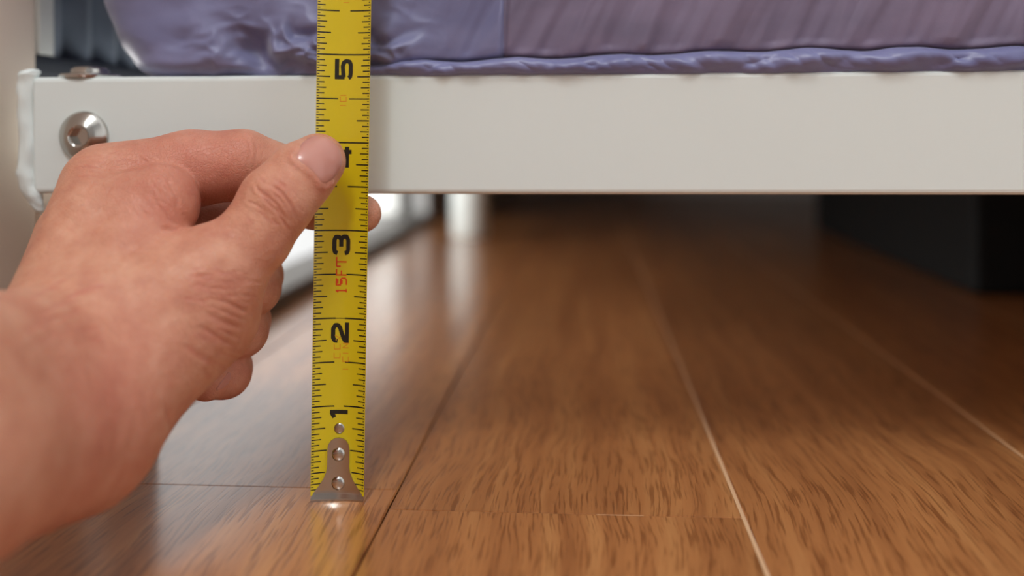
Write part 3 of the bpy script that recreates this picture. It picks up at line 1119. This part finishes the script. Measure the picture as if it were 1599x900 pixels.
def poly_dist(V, P, reach):
    """distance of vertices to a 3-D polyline, only those within reach; returns idx, d, taper"""
    lo, hi = P.min(0) - reach, P.max(0) + reach
    ids = np.where(((V > lo) & (V < hi)).all(1))[0]
    d = np.full(len(ids), 1e9); tt = np.zeros(len(ids))
    for i in range(len(P)):
        e = np.linalg.norm(V[ids] - P[i], axis=1)
        m = e < d
        d[m] = e[m]; tt[m] = i / max(1, len(P) - 1)
    return ids, d, tt


# vertex normals from the mesh itself
fn = np.cross(V[F[:, 2]] - V[F[:, 0]], V[F[:, 3]] - V[F[:, 1]])
N = np.stack([sum(np.bincount(F[:, c], fn[:, k], len(V)) for c in range(4)) for k in range(3)], 1)
N /= np.maximum(np.linalg.norm(N, axis=1), 1e-9)[:, None]
pick = np.arange(0, len(V), 997)
if (N[pick] * grad(V[pick])).sum() < 0: N = -N
lines = [dens(pl) for pl, _, _ in CREASES]
ends = np.cumsum([0] + [len(l) for l in lines])
ALL3 = trace([p for l in lines for p in l])
blush = np.zeros(len(V))
DV = np.zeros(len(V))
for ci, (pl, w_, dep) in enumerate(CREASES):
    P3 = ALL3[ends[ci]:ends[ci + 1]]
    ids, d, tt = poly_dist(V, P3, w_ * 4)
    tp = np.clip(np.minimum(tt, 1 - tt) * 5, 0.15, 1)
    DV[ids] += tp * dep * (-np.exp(-(d / w_) ** 2) + 0.35 * np.exp(-((d - 2.2 * w_) / (1.1 * w_)) ** 2))
    blush[ids] = np.maximum(blush[ids], 0.5 * tp * np.exp(-(d / (w_ * 1.3)) ** 2))

# nail of the thumb
NAIL = [(458, 246), (463, 232), (472, 221), (482, 213), (494, 209.5), (506, 210), (517, 215), (526, 223), (533, 235), (536, 247), (534, 260), (528, 272), (519, 282), (507, 289), (499, 286), (494, 277), (486, 269), (474, 259), (464, 252)]


def in_fold(pl): return trace(dens(pl))


fold = in_fold([(463, 232), (456, 246), (464, 254), (474, 261), (486, 271), (494, 280), (499, 289), (508, 293), (519, 286)])
ids, d, tt = poly_dist(V, fold, 4)
DV[ids] += 0.45 * np.exp(-((d - 0.2) / 0.9) ** 2)
blush[ids] = np.maximum(blush[ids], 0.35 * np.exp(-(d / 2.5) ** 2))
V2 = V + N * DV[:, None]
# redder at knuckles and along the index finger and the web
for (c_, r_, s_) in ((C(300, 265, 278), 24, 0.55), (C(250, 320, 264), 14, 0.5), (C(160, 640, 218), 26, 0.45), (C(380, 470, 262), 16, 0.35), (C(440, 300, 262), 8, 0.25), (C(160, 250, 272), 9, 0.25), (C(350, 590, 285), 14, 0.35)):
    blush = np.maximum(blush, s_ * np.exp(-(np.linalg.norm(V - c_, axis=1) / r_) ** 2))

R = np.array([[CP, 0, -SP], [SP, 0, CP], [0, 1, 0]]) / 1000.0
WV = V2 @ R.T + np.array([0, 0, CAM_H])
hand = empty('person', (float(WV[:, 0].mean()), float(WV[:, 1].mean()), 0))
tag(hand, 'bare left hand and wrist pinching the tape between thumb and index finger', 'person')
me = bpy.data.meshes.new('body')
me.vertices.add(len(WV)); me.vertices.foreach_set('co', WV.astype(np.float32).ravel())
F = F[:, ::1]
me.loops.add(F.size); me.loops.foreach_set('vertex_index', F.astype(np.int32).ravel())
me.polygons.add(len(F)); me.polygons.foreach_set('loop_start', np.arange(0, F.size, 4, dtype=np.int32))
me.update(calc_edges=True); me.validate()
me.polygons.foreach_set('use_smooth', [True] * len(me.polygons))
at = me.attributes.new('blush', 'FLOAT', 'POINT')
at.data.foreach_set('value', np.clip(blush, 0, 1).astype(np.float32))
me.materials.append(M['skin'])
ho = bpy.data.objects.new('hand', me)
COL.objects.link(ho); ho.parent = hand; ho.location = -Vector(hand.location)


def nail(outline, name, height, rings=12, crown=0.0):
    c = np.mean(np.array(outline), 0)
    px = [tuple(c)]
    n = 56
    ol = np.array(outline + [outline[0]], float)
    sl = np.concatenate([[0], np.cumsum(np.linalg.norm(np.diff(ol, axis=0), axis=1))])
    ss = np.linspace(0, sl[-1], n, endpoint=False)
    oo = np.stack([np.interp(ss, sl, ol[:, k]) for k in (0, 1)], 1)
    fr = [0.0]
    for r in range(1, rings + 1):
        q = r / rings
        for p in oo:
            px.append(tuple(c + (p - c) * q)); fr.append(q)
    P = trace(px)
    G = grad(P)
    fr = np.array(fr)
    off = height * np.clip((1 - fr) / 0.12, 0, 1) ** 0.5 + crown * (1 - fr ** 2) - 0.12
    P = P + G * off[:, None]
    fs = [(0, 1 + i, 1 + (i + 1) % n) for i in range(n)]
    for r in range(rings - 1):
        for i in range(n):
            j = (i + 1) % n
            fs.append((1 + r * n + i, 1 + (r + 1) * n + i, 1 + (r + 1) * n + j, 1 + r * n + j))
    o = mesh_obj(name, [c2w(p) for p in P], fs, M['nail'], None, True)
    o.parent = ho
    bmx = bmesh.new(); bmx.from_mesh(o.data); bmesh.ops.recalc_face_normals(bmx, faces=bmx.faces); bmx.to_mesh(o.data); bmx.free()
    return o


n1 = nail(NAIL, 'thumb_nail', 0.35, crown=0.25)
n1['label'] = 'broad pink thumb nail'
n2 = nail([(336, 607), (342, 598), (350, 588), (357, 578), (360, 582), (360, 590), (355, 599), (346, 606), (338, 610)], 'finger_nail', 0.3)
n2['label'] = 'nail of the curled little finger'
